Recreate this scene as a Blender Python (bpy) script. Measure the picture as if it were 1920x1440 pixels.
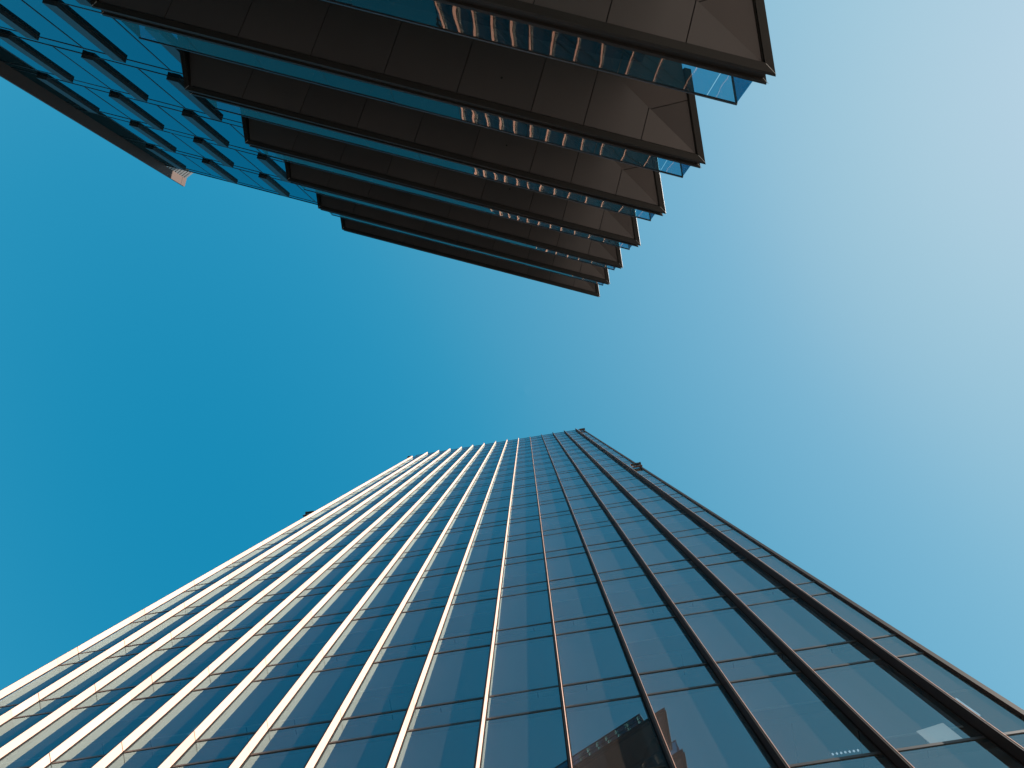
import bpy, bmesh, math, random
from mathutils import Matrix, Vector

random.seed(7)
sc = bpy.context.scene
for o in list(bpy.data.objects):
    bpy.data.objects.remove(o)

# ------------------------------------------------------------------ camera
EYE = 1.6                                   # eye height above the pavement
R = [[0.99983438, -0.00010378, -0.01819893],
     [-0.00010378, 0.99993497, -0.01140362],
     [0.01819893, 0.01140362, 0.99976935]]
cam = bpy.data.cameras.new('camera')
cam.lens, cam.sensor_width, cam.sensor_fit = 24.0, 36.0, 'HORIZONTAL'
cam.clip_start, cam.clip_end = 0.1, 2000.0
camo = bpy.data.objects.new('camera', cam)
sc.collection.objects.link(camo)
M = Matrix([[R[i][0], -R[i][1], -R[i][2]] for i in range(3)]).to_4x4()
M.translation = (0, 0, EYE)
camo.matrix_world = M
sc.camera = camo

# ------------------------------------------------------------------ sky, sun, exposure
SUN_AZ = (0.8904, -0.4550)                  # horizontal direction towards the sun
SUN_EL = math.radians(41)
world = bpy.data.worlds.new('World')
sc.world = world
world.use_nodes = True
wn = world.node_tree
bg = wn.nodes['Background']
sky = wn.nodes.new('ShaderNodeTexSky')
sky.sky_type = 'NISHITA'
sky.sun_disc = False
sky.sun_elevation = SUN_EL
sky.sun_rotation = math.atan2(SUN_AZ[0], SUN_AZ[1])
sky.air_density, sky.dust_density, sky.ozone_density = 1.0, 0.3, 1.0
down = wn.nodes.new('ShaderNodeVectorMath'); down.operation = 'SCALE'; down.inputs['Scale'].default_value = 0.1
up = wn.nodes.new('ShaderNodeVectorMath'); up.operation = 'SCALE'; up.inputs['Scale'].default_value = 10.0
cur = wn.nodes.new('ShaderNodeRGBCurve')    # the photograph's teal grade of the clear sky
PTS = [[(0, 0), (.060, 0.003), (.0706, .016), (.0755, .024), (.0855, .061), (.124, .175), (.205, .335), (.405, .445), (1, .55)],
       [(0, 0), (.119, .278), (.138, .332), (.190, .445), (.275, .563), (.457, .631), (1, .75)],
       [(0, 0), (.218, .491), (.252, .533), (.337, .637), (.430, .700), (.596, .753), (1, .85)]]
for ch, pts in enumerate(PTS):
    c = cur.mapping.curves[ch]
    c.points[0].location, c.points[1].location = pts[0], pts[-1]
    for p in pts[1:-1]:
        c.points.new(*p)
cur.mapping.update()
wn.links.new(sky.outputs[0], down.inputs[0])
wn.links.new(down.outputs[0], cur.inputs['Color'])
wn.links.new(cur.outputs[0], up.inputs[0])
wn.links.new(up.outputs[0], bg.inputs['Color'])
bg.inputs['Strength'].default_value = 0.0576

sl = bpy.data.lights.new('sun', 'SUN')
sl.energy, sl.angle, sl.color = 5.0, math.radians(0.5), (1.0, 0.90, 0.80)
slo = bpy.data.objects.new('sun', sl)
sc.collection.objects.link(slo)
sd = Vector((SUN_AZ[0] * math.cos(SUN_EL), SUN_AZ[1] * math.cos(SUN_EL), math.sin(SUN_EL)))
slo.rotation_euler = sd.to_track_quat('Z', 'Y').to_euler()
slo.location = (60, -40, 90)

sc.view_settings.view_transform = 'Standard'
sc.view_settings.look = 'None'
sc.view_settings.exposure = 0.8
sc.view_settings.gamma = 1.0
sc.render.engine = 'CYCLES'
sc.cycles.use_denoising = True
sc.cycles.max_bounces = 8
sc.cycles.glossy_bounces = 5
sc.cycles.transparent_max_bounces = 12
sc.cycles.sample_clamp_indirect = 6.0

# ------------------------------------------------------------------ materials
def mat(name):
    m = bpy.data.materials.new(name)
    m.use_nodes = True
    return m, m.node_tree, m.node_tree.nodes['Principled BSDF']


def solid(name, col, rough=0.5, metal=0.0, spec=0.5, vary=0.0, scale=3.0, stretch=(1, 1, 1), bump=0.0):
    m, nt, b = mat(name)
    b.inputs['Base Color'].default_value = (*col, 1)
    b.inputs['Roughness'].default_value = rough
    b.inputs['Metallic'].default_value = metal
    b.inputs['Specular IOR Level'].default_value = spec
    if vary or bump:
        tc = nt.nodes.new('ShaderNodeTexCoord')
        mp = nt.nodes.new('ShaderNodeMapping'); mp.inputs['Scale'].default_value = stretch
        nz = nt.nodes.new('ShaderNodeTexNoise'); nz.inputs['Scale'].default_value = scale
        nz.inputs['Detail'].default_value = 5
        nt.links.new(tc.outputs['Object'], mp.inputs['Vector'])
        nt.links.new(mp.outputs[0], nz.inputs['Vector'])
        if vary:
            mx = nt.nodes.new('ShaderNodeMix'); mx.data_type = 'RGBA'
            mx.inputs['A'].default_value = (*[c * (1 - vary) for c in col], 1)
            mx.inputs['B'].default_value = (*[min(1, c * (1 + vary)) for c in col], 1)
            nt.links.new(nz.outputs['Fac'], mx.inputs['Factor'])
            nt.links.new(mx.outputs['Result'], b.inputs['Base Color'])
        if bump:
            bp = nt.nodes.new('ShaderNodeBump'); bp.inputs['Strength'].default_value = bump
            bp.inputs['Distance'].default_value = 0.02
            nt.links.new(nz.outputs['Fac'], bp.inputs['Height'])
            nt.links.new(bp.outputs[0], b.inputs['Normal'])
    return m


def glass(name, r0, r1, tint, film, film_col, through, wave, wscale, wstretch=(1, 1, 0.35), coat=(1, 1, 1), see=0.5):
    """Coated facade glass: mirror coat (r0 head-on, r1 grazing), a thin dusty film, tinted see-through."""
    m = bpy.data.materials.new(name)
    m.use_nodes = True
    nt = m.node_tree
    nt.nodes.clear()
    out = nt.nodes.new('ShaderNodeOutputMaterial')
    tc = nt.nodes.new('ShaderNodeTexCoord')
    mp = nt.nodes.new('ShaderNodeMapping'); mp.inputs['Scale'].default_value = wstretch
    nz = nt.nodes.new('ShaderNodeTexNoise'); nz.inputs['Scale'].default_value = wscale
    nz.inputs['Detail'].default_value = 1.5
    bp = nt.nodes.new('ShaderNodeBump'); bp.inputs['Strength'].default_value = 1.0
    bp.inputs['Distance'].default_value = wave
    nt.links.new(tc.outputs['Object'], mp.inputs['Vector'])
    nt.links.new(mp.outputs[0], nz.inputs['Vector'])
    nt.links.new(nz.outputs['Fac'], bp.inputs['Height'])
    gl = nt.nodes.new('ShaderNodeBsdfGlossy'); gl.inputs['Roughness'].default_value = 0.0
    gl.inputs['Color'].default_value = (*coat, 1)
    nt.links.new(bp.outputs[0], gl.inputs['Normal'])
    tr = nt.nodes.new('ShaderNodeBsdfTransparent'); tr.inputs['Color'].default_value = (*through, 1)
    bd = nt.nodes.new('ShaderNodeBsdfDiffuse'); bd.inputs['Color'].default_value = (*tint, 1)
    df = nt.nodes.new('ShaderNodeBsdfDiffuse'); df.inputs['Color'].default_value = (*film_col, 1)
    m1 = nt.nodes.new('ShaderNodeMixShader'); m1.inputs[0].default_value = see
    nt.links.new(bd.outputs[0], m1.inputs[1]); nt.links.new(tr.outputs[0], m1.inputs[2])
    # dusty film, slightly uneven
    n2 = nt.nodes.new('ShaderNodeTexNoise'); n2.inputs['Scale'].default_value = 0.7; n2.inputs['Detail'].default_value = 6
    nt.links.new(mp.outputs[0], n2.inputs['Vector'])
    mr = nt.nodes.new('ShaderNodeMapRange')
    mr.inputs['To Min'].default_value = film * 0.75; mr.inputs['To Max'].default_value = film * 1.25
    nt.links.new(n2.outputs['Fac'], mr.inputs['Value'])
    lw = nt.nodes.new('ShaderNodeFresnel'); lw.inputs['IOR'].default_value = 1.5
    fr = nt.nodes.new('ShaderNodeMapRange')
    fr.inputs['From Min'].default_value = 0.04; fr.inputs['From Max'].default_value = 1.0
    fr.inputs['To Min'].default_value = r0; fr.inputs['To Max'].default_value = r1
    nt.links.new(lw.outputs[0], fr.inputs['Value'])
    m2 = nt.nodes.new('ShaderNodeMixShader')
    nt.links.new(fr.outputs[0], m2.inputs[0])
    nt.links.new(m1.outputs[0], m2.inputs[1]); nt.links.new(gl.outputs[0], m2.inputs[2])
    m3 = nt.nodes.new('ShaderNodeMixShader')
    nt.links.new(mr.outputs[0], m3.inputs[0])
    nt.links.new(m2.outputs[0], m3.inputs[1]); nt.links.new(df.outputs[0], m3.inputs[2])
    nt.links.new(m3.outputs[0], out.inputs['Surface'])
    return m


def glow(name, col, s):
    m, nt, b = mat(name)
    b.inputs['Base Color'].default_value = (*col, 1)
    b.inputs['Emission Color'].default_value = (*col, 1)
    b.inputs['Emission Strength'].default_value = s
    return m


M_TGLASS = glass('tower_glass', 0.265, 0.78, (.002, .006, .009), 0.046, (.66, .49, .38), (.40, .52, .58), 0.0010, 0.8, coat=(.46, .79, .90), see=.9)
M_FGLASS = glass('facade_glass', 0.34, 0.80, (.004, .012, .018), 0.0, (.5, .5, .5), (.0, .0, .0), 0.0008, 0.8, coat=(.36, .88, 1.0))
M_BGLASS = glass('balustrade_glass', 0.05, 0.95, (.006, .010, .012), 0.015, (.6, .6, .6), (.16, .52, .70), 0.0036, 1.3, (1, 1, 0.6), coat=(.92, .76, .68), see=.85)
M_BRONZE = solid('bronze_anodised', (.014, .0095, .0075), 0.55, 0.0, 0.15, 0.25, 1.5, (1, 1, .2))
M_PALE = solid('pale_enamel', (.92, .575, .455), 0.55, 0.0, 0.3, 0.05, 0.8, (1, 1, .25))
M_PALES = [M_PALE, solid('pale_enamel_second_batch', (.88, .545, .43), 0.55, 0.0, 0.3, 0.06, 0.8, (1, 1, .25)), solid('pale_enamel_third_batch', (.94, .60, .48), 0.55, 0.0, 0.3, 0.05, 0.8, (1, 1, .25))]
M_TRANSOM = solid('dark_transom', (.030, .026, .024), 0.45, 0.0, 0.5, 0.2, 2.0)
M_SOFFIT = solid('soffit_metal', (.090, .072, .066), 0.5, 0.0, 0.35, 0.07, 0.9, (1, 1, 1))
M_SOFFITS = [M_SOFFIT, solid('soffit_metal_second_batch', (.082, .066, .061), 0.5, 0.0, 0.35, 0.10, 0.7), solid('soffit_metal_third_batch', (.097, .077, .070), 0.5, 0.0, 0.35, 0.10, 1.1)]
M_FASCIA = solid('fascia_metal', (.026, .022, .019), 0.5, 0.0, 0.2, 0.15, 1.2)
M_BLACK = solid('downlight_black', (.012, .011, .010), 0.8)  # plain black of the downlight discs
M_CORE = solid('slab_core', (.035, .032, .030), 0.8, vary=.2)
M_RAIL = solid('rail_metal', (.035, .036, .038), 0.4)
M_VENT = solid('vent_panel_metal', (.035, .036, .038), 0.45, 0.0, 0.35, 0.12, 1.0)
M_COPPER = solid('terracotta_cladding', (.085, .034, .018), 0.6, vary=.12, scale=2.0)
M_RIB = solid('ribbed_aluminium', (.50, .47, .45), 0.5, vary=.1, scale=2.0)
M_PALEEDGE = solid('pale_edge', (.45, .44, .42), 0.6)  # blind bottom bars, and sky light painted into the mitre gaps
M_CONC = solid('concrete', (.30, .29, .27), 0.85, vary=.15, scale=1.0)
M_CEIL = solid('ceiling_tile', (.34, .34, .33), 0.9)
M_BLIND = solid('blind_fabric', (.075, .17, .24), 0.9, vary=.06, scale=1.0)
M_DARKIN = solid('dark_interior', (.035, .036, .038), 0.9)
M_BOARD_GLOW = glow('board_glow', (.92, .80, .72), 0.30)  # board is no lamp; its brightness is put in as glow
M_STREAK_SPOT = glow('glow_streak', (.90, .95, 1.0), 0.55)  # glow of the painted reflection streaks, shared with the ceiling spots
M_LAMPBLK = solid('lamp_housing_black', (.018, .017, .017), 0.35)
M_LAMPBRN = solid('lamp_bracket_brown', (.075, .042, .03), 0.5)
M_PAVE = solid('pavement_stone', (.36, .33, .30), 0.85, vary=.18, scale=0.8, bump=.3)
M_ROAD = solid('road_asphalt', (.055, .054, .053), 0.9, vary=.25, scale=2.5, bump=.5)
M_KERB = solid('kerb_granite', (.30, .29, .28), 0.8, vary=.2, scale=4)
M_GROUND = solid('ground_far', (.075, .070, .065), 0.95, vary=.2, scale=.05)

# ------------------------------------------------------------------ helpers
class MB:
    def __init__(self):
        self.v, self.f, self.mi = [], [], []

    def poly(self, pts, mi=0):
        i = len(self.v)
        self.v += [tuple(p) for p in pts]
        self.f.append(tuple(range(i, i + len(pts))))
        self.mi.append(mi)

    def box(self, x0, x1, y0, y1, z0, z1, mi=0):
        self.prism([(x0, y0), (x1, y0), (x1, y1), (x0, y1)], z0, z1, mi)

    def prism(self, pts, z0, z1, mi=0, top=None):
        """pts counter-clockwise in plan; z0 / z1 may be functions of (x, y); top = other outline."""
        f0 = z0 if callable(z0) else (lambda x, y: z0)
        f1 = z1 if callable(z1) else (lambda x, y: z1)
        tp = top or pts
        n, i = len(pts), len(self.v)
        self.v += [(x, y, f0(x, y)) for x, y in pts] + [(x, y, f1(x, y)) for x, y in tp]
        self.f.append(tuple(range(i + n - 1, i - 1, -1))); self.mi.append(mi)
        self.f.append(tuple(range(i + n, i + 2 * n))); self.mi.append(mi)
        for k in range(n):
            a, b = i + k, i + (k + 1) % n
            self.f.append((a, b, b + n, a + n)); self.mi.append(mi)

    def cyl(self, p, q, r, n=14, mi=0):
        p, q = Vector(p), Vector(q)
        d = (q - p).normalized()
        u = d.orthogonal().normalized(); w = d.cross(u)
        i = len(self.v)
        for c in (p, q):
            for k in range(n):
                a = 2 * math.pi * k / n
                self.v.append(tuple(c + u * (r * math.cos(a)) + w * (r * math.sin(a))))
        for k in range(n):
            a, b = i + k, i + (k + 1) % n
            self.f.append((a, b, b + n, a + n)); self.mi.append(mi)
        self.f.append(tuple(range(i + n - 1, i - 1, -1))); self.mi.append(mi)
        self.f.append(tuple(range(i + n, i + 2 * n))); self.mi.append(mi)

    def build(self, name, mats, parent=None, **props):
        me = bpy.data.meshes.new(name)
        me.from_pydata(self.v, [], self.f)
        mats = mats if isinstance(mats, (list, tuple)) else [mats]
        for m in mats:
            me.materials.append(m)
        me.polygons.foreach_set('material_index', self.mi)
        me.update()
        o = bpy.data.objects.new(name, me)
        sc.collection.objects.link(o)
        o.parent = parent
        for k, v in props.items():
            o[k] = v
        return o


def thing(name, label, cat, loc=(0, 0, 0), rz=0.0, group=None):
    o = bpy.data.objects.new(name, None)
    sc.collection.objects.link(o)
    o.location = loc
    o.rotation_euler = (0, 0, rz)
    o.empty_display_size = 0.5
    o['label'], o['category'] = label, cat
    if group:
        o['group'] = group
    return o


def clip(poly, a, b, c):
    """keep the part of a plan polygon where a*x + b*y + c >= 0"""
    out = []
    for k in range(len(poly)):
        p, q = poly[k], poly[(k + 1) % len(poly)]
        dp, dq = a * p[0] + b * p[1] + c, a * q[0] + b * q[1] + c
        if dp >= 0:
            out.append(p)
        if (dp < 0) != (dq < 0):
            t = dp / (dp - dq)
            out.append((p[0] + t * (q[0] - p[0]), p[1] + t * (q[1] - p[1])))
    return out


def copy_tree(o, parent=None):
    c = o.copy()
    sc.collection.objects.link(c)
    if parent is not None:
        c.parent = parent
    for ch in o.children:
        copy_tree(ch, c)
    return c

# ================================================================== SETTING
g = MB()
g.poly([(-900, -900, -0.03), (900, -900, -0.03), (900, 900, -0.03), (-900, 900, -0.03)])
g.build('ground', M_GROUND, kind='structure')
g = MB()
g.box(-30, 60, -60, 8.5, -0.02, 0.0)
g.build('pavement', M_PAVE, kind='structure')

# ================================================================== GLASS TOWER (below in the photograph)
TA = math.atan2(-0.236452, 1.481246)
tower = thing('glass_tower', 'tall blue glass tower with pale vertical fins down its whole front', 'tower',
              (-14.0849, 8.2679, 0), TA)
BAY, FH = 1.5, 3.795
ZB = [EYE + 13.78 + FH * (k - 4) for k in range(0, 24)]      # sill line of every storey's tall pane
SP = 0.94                                                    # height of the spandrel band under it
ROOF = EYE + 13.78 + FH * 19 + FH - SP                       # 88.9 above the eye
XL, XR = -0.03, 21.80
NB = 15
edges = [XL] + [BAY * i for i in range(1, NB)] + [XR]        # bay boundaries (fin 0 sits at the corner)


def pane(mb, x0, x1, z0, z1):
    t = [random.uniform(-0.0028, 0.0028) for _ in range(4)]
    mb.poly([(x0, t[0], z0), (x1, t[1], z0), (x1, t[1] + t[2] - t[0], z1), (x0, t[2], z1)])


# windows and spandrels: the nearest hundred of each are parts of their own, the rest one part
cells_w, cells_s = [], []
for k, zb in enumerate(ZB):
    z1 = min(zb + FH - SP, ROOF)
    for i in range(NB):
        if zb < ROOF:
            cells_w.append((zb, i, max(0, zb), z1))
        cells_s.append((zb, i, max(0, zb - SP), min(zb, ROOF)))
cells_s = [c for c in cells_s if c[3] > c[2] + .05]
cells_w = [c for c in cells_w if c[3] > c[2] + .05]


def rank(c):
    x = 0.5 * (edges[c[1]] + edges[c[1] + 1]) - 15.2
    z = max(0.5 * (c[2] + c[3]) - EYE, 0.1)
    px, py = abs(x) / z, 5.94 / z
    inside = px < 0.78 and py < 0.60
    return (0 if inside else 1, z)


for cells, nm, nmr in ((cells_w, 'window', 'window'), (cells_s, 'spandrel_panel', 'spandrel_panel')):
    cells.sort(key=rank)
    rest = MB()
    for n, (zb, i, z0, z1) in enumerate(cells):
        mb = MB() if n < 98 else rest
        pane(mb, edges[i], edges[i + 1], z0, z1)
        if n < 98:
            w = mb.build(nm, M_TGLASS, tower)
            if nm == 'window':
                drop = random.choice((0.12, 0.12, .55, .62, 1.5, 1.9)) + random.uniform(-.05, .05)
                bl = MB()
                bl.box(edges[i] + .05, edges[i + 1] - .05, 0.085, 0.09, z0 + drop, z1 - .04)
                bl.box(edges[i] + .05, edges[i + 1] - .05, 0.08, 0.095, z0 + drop - .03, z0 + drop, 1)
                bl.build('blind', [M_BLIND, M_PALEEDGE], w)
    rest.build(nmr, M_TGLASS, tower, kind='stuff')

# transoms: two dark horizontal bars per storey
for zb in ZB:
    for z in (zb, zb - SP):
        if 0.2 < z < ROOF - 0.3:
            mb = MB()
            mb.box(XL, XR, -0.012, 0.05, z - 0.030, z + 0.030)
            mb.build('transom', M_TRANSOM, tower)

# storey slabs with ceilings seen through the glass, and a core wall behind
for k, zb in enumerate(ZB):
    z0 = zb - SP
    if z0 < 0.3 or z0 > ROOF - 1:
        continue
    mb = MB()
    mb.box(XL + .05, XR - .05, 0.95, 4.6, z0 + 0.10, zb - 0.05, 0)
    mb.box(XL + .05, XR - .05, 0.14, 0.948, z0 + 0.30, zb - 0.05, 1)          # recessed blind box next to the glass
    for j in range(1, 19):                                                    # ceiling tile joints
        x = XL + 1.2 * j
        mb.box(x - .012, x + .012, 0.97, 4.5, z0 + 0.094, z0 + 0.0995, 1)
    mb.build('floor_slab', [M_CEIL, M_DARKIN], tower)
mb = MB()
mb.box(XL + .02, XR - .02, 4.6, 4.9, 0, ROOF - .2)
mb.build('core_wall', M_DARKIN, tower)
mb = MB()                                                                      # remaining outer walls and roof
mb.box(XL, XL + .02, 0.06, 24, 0, ROOF - .05)
mb.box(XR - .02, XR, 0.06, 24, 0, ROOF - .05)
mb.box(XL, XR, 24, 24.3, 0, ROOF - .05)
mb.build('side_wall', M_TRANSOM, tower)
mb = MB()
mb.box(XL, XR, 0.05, 24.3, ROOF - .05, ROOF - .01)
mb.build('roof', M_CONC, tower)
mb = MB()
mb.box(XR - .045, XR + .045, -0.06, 0.06, 0, ROOF)
mb.box(XL, XR - .05, -0.02, 0.05, ROOF - .12, ROOF + .0)
mb.build('edge_frame', M_BRONZE, tower)

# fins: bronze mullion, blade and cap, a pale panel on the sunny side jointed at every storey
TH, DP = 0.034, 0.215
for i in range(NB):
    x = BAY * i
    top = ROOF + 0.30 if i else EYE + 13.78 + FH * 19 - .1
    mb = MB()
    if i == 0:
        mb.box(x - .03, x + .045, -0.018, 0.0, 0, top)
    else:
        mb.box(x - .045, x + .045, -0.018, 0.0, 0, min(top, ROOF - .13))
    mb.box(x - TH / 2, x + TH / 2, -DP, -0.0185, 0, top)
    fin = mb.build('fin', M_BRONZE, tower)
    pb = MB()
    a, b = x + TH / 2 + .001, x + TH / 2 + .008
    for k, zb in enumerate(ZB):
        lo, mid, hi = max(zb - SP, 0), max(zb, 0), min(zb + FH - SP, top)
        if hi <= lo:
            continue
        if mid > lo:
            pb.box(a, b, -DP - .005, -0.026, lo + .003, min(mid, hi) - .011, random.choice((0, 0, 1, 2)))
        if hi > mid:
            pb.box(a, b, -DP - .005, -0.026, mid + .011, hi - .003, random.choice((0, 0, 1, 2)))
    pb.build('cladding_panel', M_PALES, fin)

# small black flood lights bracketed on the tower's outer edges
def facade_light(z, x0, x1, ylab, label):
    t = thing('facade_light', label, 'wall lamp', (0, 0, 0), 0, 'wall lamps on the tower edges')
    t.matrix_world = tower.matrix_basis @ Matrix.Translation((x0, -0.05, z))
    L = x1 - x0
    s = 1 if L > 0 else -1
    mb = MB()
    mb.cyl((0.0, -0.14, 0.45), (L, -0.14, 0.45), 0.085)
    mb.cyl((L - s * .07, -0.14, 0.45), (L + s * .012, -0.14, 0.45), 0.10)
    mb.build('housing', M_LAMPBLK, t)
    mb = MB()
    lo, hi = min(.06 * s, L * .96), max(.06 * s, L * .96)
    mb.box(lo, hi, -0.13, -0.02, -0.30, -0.25)
    mb.box(lo, lo + .03, -0.11, -0.02, -0.25, 0.37)
    mb.box(hi - .03, hi, -0.11, -0.02, -0.25, 0.37)
    mb.build('bracket', M_LAMPBRN, t)
    return t


facade_light(EYE + 43.9, 21.25, 21.90, 0, 'black tube wall lamp low on the right glass edge of the tower')
facade_light(EYE + 85.4, 21.25, 21.95, 0, 'black tube wall lamp at the top right corner of the tower')
facade_light(EYE + 45.4, -0.06, -0.62, 0, 'small black lamp sticking out halfway up the white left edge of the tower')
facade_light(EYE + 85.0, -0.06, -0.50, 0, 'tiny black lamp beside the top of the white leftmost fin')

# bright marks behind the tower glass: glowing board, reflection streaks as rods, ceiling spots
def inside(name, label, cat, fill, loc, group=None):
    t = thing(name, label, cat, (0, 0, 0), 0, group)
    t.matrix_world = tower.matrix_basis @ Matrix.Translation(loc)
    for nm, mb, m in fill:
        mb.build(nm, m, t)
    return t

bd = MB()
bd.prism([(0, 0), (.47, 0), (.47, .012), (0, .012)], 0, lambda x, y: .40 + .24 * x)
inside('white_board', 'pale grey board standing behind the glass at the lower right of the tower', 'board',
       [('sheet', bd, M_BOARD_GLOW)], (20.26, .06, EYE + 10.10))
for loc, h, lab in (((21.33, .06, EYE + 10.62), .62, 'thin pale reflection streak built as a glowing rod behind the rightmost glass strip of the tower'),
                    ((7.12, .06, EYE + 14.22), .42, 'short faint reflection streak built as a glowing rod behind glass beside a white fin at lower left')):
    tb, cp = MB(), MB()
    tb.cyl((0, 0, .02), (0, 0, h), .009)  # glowing rod stands in for a reflection streak in the glass
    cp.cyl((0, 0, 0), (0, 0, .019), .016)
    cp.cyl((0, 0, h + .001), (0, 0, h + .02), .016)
    inside('glow_streak', lab, 'reflection streak', [('tube', tb, M_STREAK_SPOT), ('end_cap', cp, M_RAIL)], loc, 'reflection streaks in the tower glass')
row = thing('spotlight_row', 'row of seven tiny white ceiling spots behind glass at the lower right of the tower', 'ceiling light')
row.matrix_world = tower.matrix_basis @ Matrix.Translation((18.86, .10, EYE + 10.29))
tk = MB()
tk.box(-.02, .46, -.02, .02, .02, .05)
tk.build('track', M_RAIL, row)
for j in range(7):
    sp = MB()
    sp.cyl((.03 + .063 * j, 0, 0), (.03 + .063 * j, 0, .0195), .014)
    sp.build('spot', M_STREAK_SPOT, row)

# ================================================================== BALCONY BUILDING (above in the photograph)
BA = math.atan2(0.2553, 0.9669)
build2 = thing('balcony_building', 'dark office block with stacked brown balcony slabs and blue glazing', 'building',
               (1.7871, -6.7683, 0), BA)
FH2 = 3.763
def zk(k): return EYE + 5.75 * (1.688 + .6545 * k)
YF, XA, XB = 1.742, -10.390, 2.318                 # front edge and front corners of every slab
SK = 0.431                                         # skew of the slab ends


def outline(d, y0=0.0):
    """slab outline inset by d on front and ends, counter-clockwise from back-left"""
    y1 = YF - d
    xl = XA - SK * d + 1.089 * d
    xr = XB - SK * d - 1.089 * d
    return [(xl - SK * (y1 - y0), y0), (xr - SK * (y1 - y0), y0), (xr, y1), (xl, y1)]


def ring(mb, d0, d1, z0, z1, mi=0, lean=0.0, y0=0.0):
    """band of plan width d0..d1 following left end, front and right end, mitred"""
    o, n = outline(d0, y0), outline(d1, y0)
    ob = outline(d0 + lean, y0)
    def seg(a, b, c, e, at, bt):
        mb.prism([a, b, c, e], z0, z1, mi, top=[at, bt, c, e])
    seg(ob[2], ob[3], n[3], n[2], o[2], o[3])      # front
    seg(ob[1], ob[2], n[2], n[1], o[1], o[2])      # right end
    seg(ob[3], ob[0], n[0], n[3], o[3], o[0])      # left end


SOFF = 0.22                                        # soffit rises inwards
JX = [-8.92, -7.38, -5.86, -4.34, -2.83, -1.30, -.22, .96]
ENDN = (-0.918, 0.396)                             # inward normal of the right end
def end_dist(x, y): return (x - XB) * ENDN[0] + (y - YF) * ENDN[1]
def zsoff(z):
    return lambda x, y: z + .012 + SOFF * min(YF - y, end_dist(x, y))


def soffit(mb, z):
    base = outline(0.162, -0.7)
    gap = 0.008
    f = zsoff(z)
    f2 = lambda x, y: f(x, y) + .02
    hip = (-1 * -ENDN[0] * 0 + 0, 0, 0)
    # front facet: distance to front <= distance to the end  ->  end_dist - (YF - y) >= 0
    a, b, c = ENDN[0], ENDN[1] + 1, -XB * ENDN[0] - YF * ENDN[1] - YF
    front = clip(base, a, b, c)
    endf = clip(base, -a, -b, -c)
    xs = [-13] + JX + [4]
    for x0, x1 in zip(xs[:-1], xs[1:]):
        p = clip(clip(front, 1, 0, -(x0 + gap)), -1, 0, x1 - gap)
        if len(p) > 2:
            mb.prism(p, f, f2, random.choice((0, 1, 2)))
    # end facet joint where the last front joint meets the fold
    s0 = (YF - 0.55)                                # distance along the end
    d = (0.396, 0.918)                              # direction along the end, towards the front
    for lo, hi in ((-9, s0 - 1.18), (s0 - 1.18, 9)):
        p = clip(clip(endf, d[0], d[1], -(d[0] * XB + d[1] * (YF - 1.45)) - lo - gap if lo > -8 else 99),
                 -d[0], -d[1], (d[0] * XB + d[1] * (YF - 1.45)) + hi - gap if hi < 8 else 99)
        if len(p) > 2:
            mb.prism(p, f, f2, random.choice((0, 1, 2)))


YBAL = 1.62
BX = [-10.20] + [-8.79 + 1.488 * i for i in range(8)] + [2.124]
for k in range(0, 7):
    z = zk(k)
    core = MB()
    core.prism(outline(.155, -0.4), z + .335, z + .355, 0)
    bal = core.build('balcony', M_CORE, build2)
    fa = MB()
    ring(fa, 0.0, .135, z, z + .045, 0, .014)       # lower lip
    ring(fa, .075, .150, z + .046, z + .300, 0)     # recessed web
    ring(fa, 0.02, .150, z + .301, z + .362, 0, .010)   # upper lip
    fa.build('fascia', M_FASCIA, bal)
    mt = MB()                                       # pale strip painted for sky light through the mitre gaps of both lips
    o, n = outline(.012), outline(.125)
    for zz in (z, z + .301):
        for P, Q in ((o[2], n[2]), (o[3], n[3])):
            e = .0065
            mt.prism([(P[0] - e, P[1]), (Q[0] - e, Q[1]), (Q[0] + e, Q[1]), (P[0] + e, P[1])][::-1], zz - .003, zz - .0005)
    mt.build('mitre_glint', M_PALEEDGE, bal)
    so = MB()
    soffit(so, z)
    so.build('soffit', M_SOFFITS, bal)
    dl = MB()
    dl.cyl((-2.05, 1.02, zsoff(z)(-2.05, 1.02) - .012), (-2.05, 1.02, zsoff(z)(-2.05, 1.02) + .002), .022)
    dl.build('downlight', M_BLACK, bal)
    # glass balustrade on top of the slab
    zt0, zt1 = z + .363, z + FH2 - 2.42
    if k == 6:
        ins = 0.55
    else:
        ins = 0.0
    y = YBAL - ins
    for i in range(len(BX) - 1):
        gp = MB()
        x0, x1 = BX[i] + .006 - ins * SK, BX[i + 1] - .006 - ins * SK
        t = random.uniform(-.004, .004)
        gp.poly([(x1, y + t, zt0), (x0, y, zt0), (x0, y, zt1), (x1, y + t, zt1)])
        gp.build('glass_pane', M_BGLASS, bal)
    for xe in (BX[0], BX[-1]):
        gp = MB()
        xe -= ins * SK
        gp.poly([(xe, y, zt0), (xe - SK * 1.45, y - 1.45, zt0), (xe - SK * 1.45, y - 1.45, zt1), (xe, y, zt1)])
        gp.build('glass_pane', M_BGLASS, bal)
    hr = MB()
    x0, x1 = BX[0] - ins * SK, BX[-1] - ins * SK
    hr.box(x0 - .015, x1 + .015, y - .016, y + .016, zt1 - .002, zt1 + .03)
    for xe in (x0, x1):
        hr.prism([(xe - .015 - SK * 1.45, y - 1.45), (xe + .015 - SK * 1.45, y - 1.45), (xe + .015, y - .017), (xe - .015, y - .017)],
                 zt1 - .002, zt1 + .03)
    hr.build('handrail', M_RAIL, bal)

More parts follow.
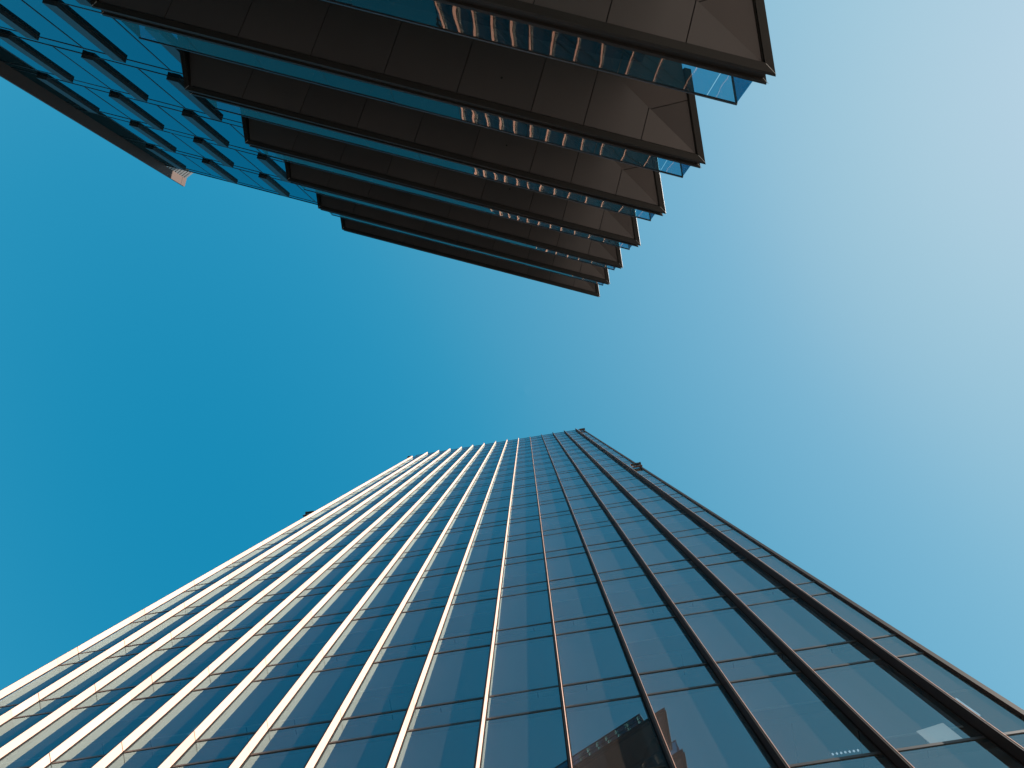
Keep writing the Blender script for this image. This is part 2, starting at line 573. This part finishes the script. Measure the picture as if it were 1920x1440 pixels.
# facade behind the balconies and the glazed wing at the left
MX0, MB2 = -22.22, 1.458
ROOF2 = zk(6) + 4.70
ZFB = [zk(k) + .95 for k in range(-2, 8)]           # sill line of each storey
XEND = 0.6
NB2 = int((XEND - MX0) / MB2)
for k, zb in enumerate(ZFB):
    z0, z1 = zb, min(zb + FH2 - .55, ROOF2)
    if z1 > z0 + .3:
        for i in range(10):
            mb = MB()
            pane(mb, MX0 + MB2 * (i + 1), MX0 + MB2 * i, z0, z1)
            mb.build('window', M_FGLASS, build2)
        mb = MB()
        for i in range(10, NB2 + 1):
            pane(mb, min(MX0 + MB2 * (i + 1), XEND), MX0 + MB2 * i, z0, z1)
        mb.build('balcony_window', M_FGLASS, build2)
    mb = MB()
    for i in range(NB2 + 1):
        pane(mb, min(MX0 + MB2 * (i + 1), XEND), MX0 + MB2 * i, zb - .55, min(zb, ROOF2))
    mb.build('spandrel_panel', M_FGLASS, build2)
    for z in (zb, zb - .55):
        if z < ROOF2 - .1:
            mb = MB()
            mb.box(MX0, XEND, -.01, .014, z - .022, z + .022)
            mb.build('transom', M_TRANSOM, build2)
    # mullions inside the storey, projecting panel beside every second one (staggered per storey)
    par = (k + 1) % 2
    if z1 > z0 + .3:
        for i in range(1, NB2 + 1):
            xm = MX0 + MB2 * i
            mb = MB()
            mb.box(xm - .018, xm + .018, -.01, .013, z0 + .023, z1 - .023)
            mb.build('mullion', M_TRANSOM, build2)
            if i % 2 == par and i < 9:
                mb = MB()
                mb.box(xm - .43, xm - .019, 0.0, .128, zb, min(zb + FH2 - .55, ROOF2))
                mb.build('vent_panel', M_VENT, build2)

mb = MB()
mb.box(MX0 - .02, XEND, -.5, -.46, 0, ROOF2 - .1)
mb.build('inner_wall', M_DARKIN, build2)
mb = MB()
mb.box(MX0 - .02, XEND, -14, -.5, 0, ROOF2 - .05)
mb.build('wall', M_CORE, build2)
mb = MB()
mb.box(MX0, XEND, -1.0, .02, ROOF2 - .03, ROOF2 + .05)
mb.build('roof_coping', M_TRANSOM, build2)
mb = MB()
mb.box(-17.2, -6.0, -9.5, -3.2, ROOF2 - .04, EYE + 43.6)
mb.build('shade_block', M_CORE, build2)  # unseen block added to shade the end screen and pier
mb = MB()
mb.box(MX0, XEND, 0.0, .08, 0, ZFB[0] - .56)
mb.build('base_wall', M_FASCIA, build2)


def to_local(x, y):
    dx, dy = x - 1.7871, y + 6.7683
    return (dx * .9669 + dy * .2553, -dx * .2553 + dy * .9669)


ZTOP = EYE + 39.3
pier = MB()
pier.box(MX0 - .10, MX0 + .02, 0.0, .50, 0, ZTOP - .45)
pier.box(MX0 - .10, MX0 + .02, 0.0, .50, ZTOP - .43, ZTOP)
pier.build('end_pier', M_COPPER, build2)
o1 = to_local(-19.80, -12.30)
o2 = to_local(-19.80 + .795 * 3.2, -12.30 - .607 * 3.2)
sx, sy = o2[0] - o1[0], o2[1] - o1[1]
L = math.hypot(sx, sy); sx, sy = sx / L, sy / L
rb = MB()
nr = 9
for j in range(nr):                                  # horizontal ribs of the end screen above the roof
    z0 = ROOF2 + .06 + (ZTOP - ROOF2 - .1) * j / nr
    h = (ZTOP - ROOF2 - .1) / nr
    for off, t0, t1 in ((0.0, 0, .6), (.03, .6, 1)):
        a = (o1[0] + sy * off, o1[1] - sx * off)
        w = .06
        rb.prism([a, (a[0] + sy * w, a[1] - sx * w), (a[0] + sy * w + sx * L, a[1] - sx * w + sy * L), (a[0] + sx * L, a[1] + sy * L)],
                 z0 + h * t0, z0 + h * t1)
rb.build('ribbed_screen', M_RIB, build2)
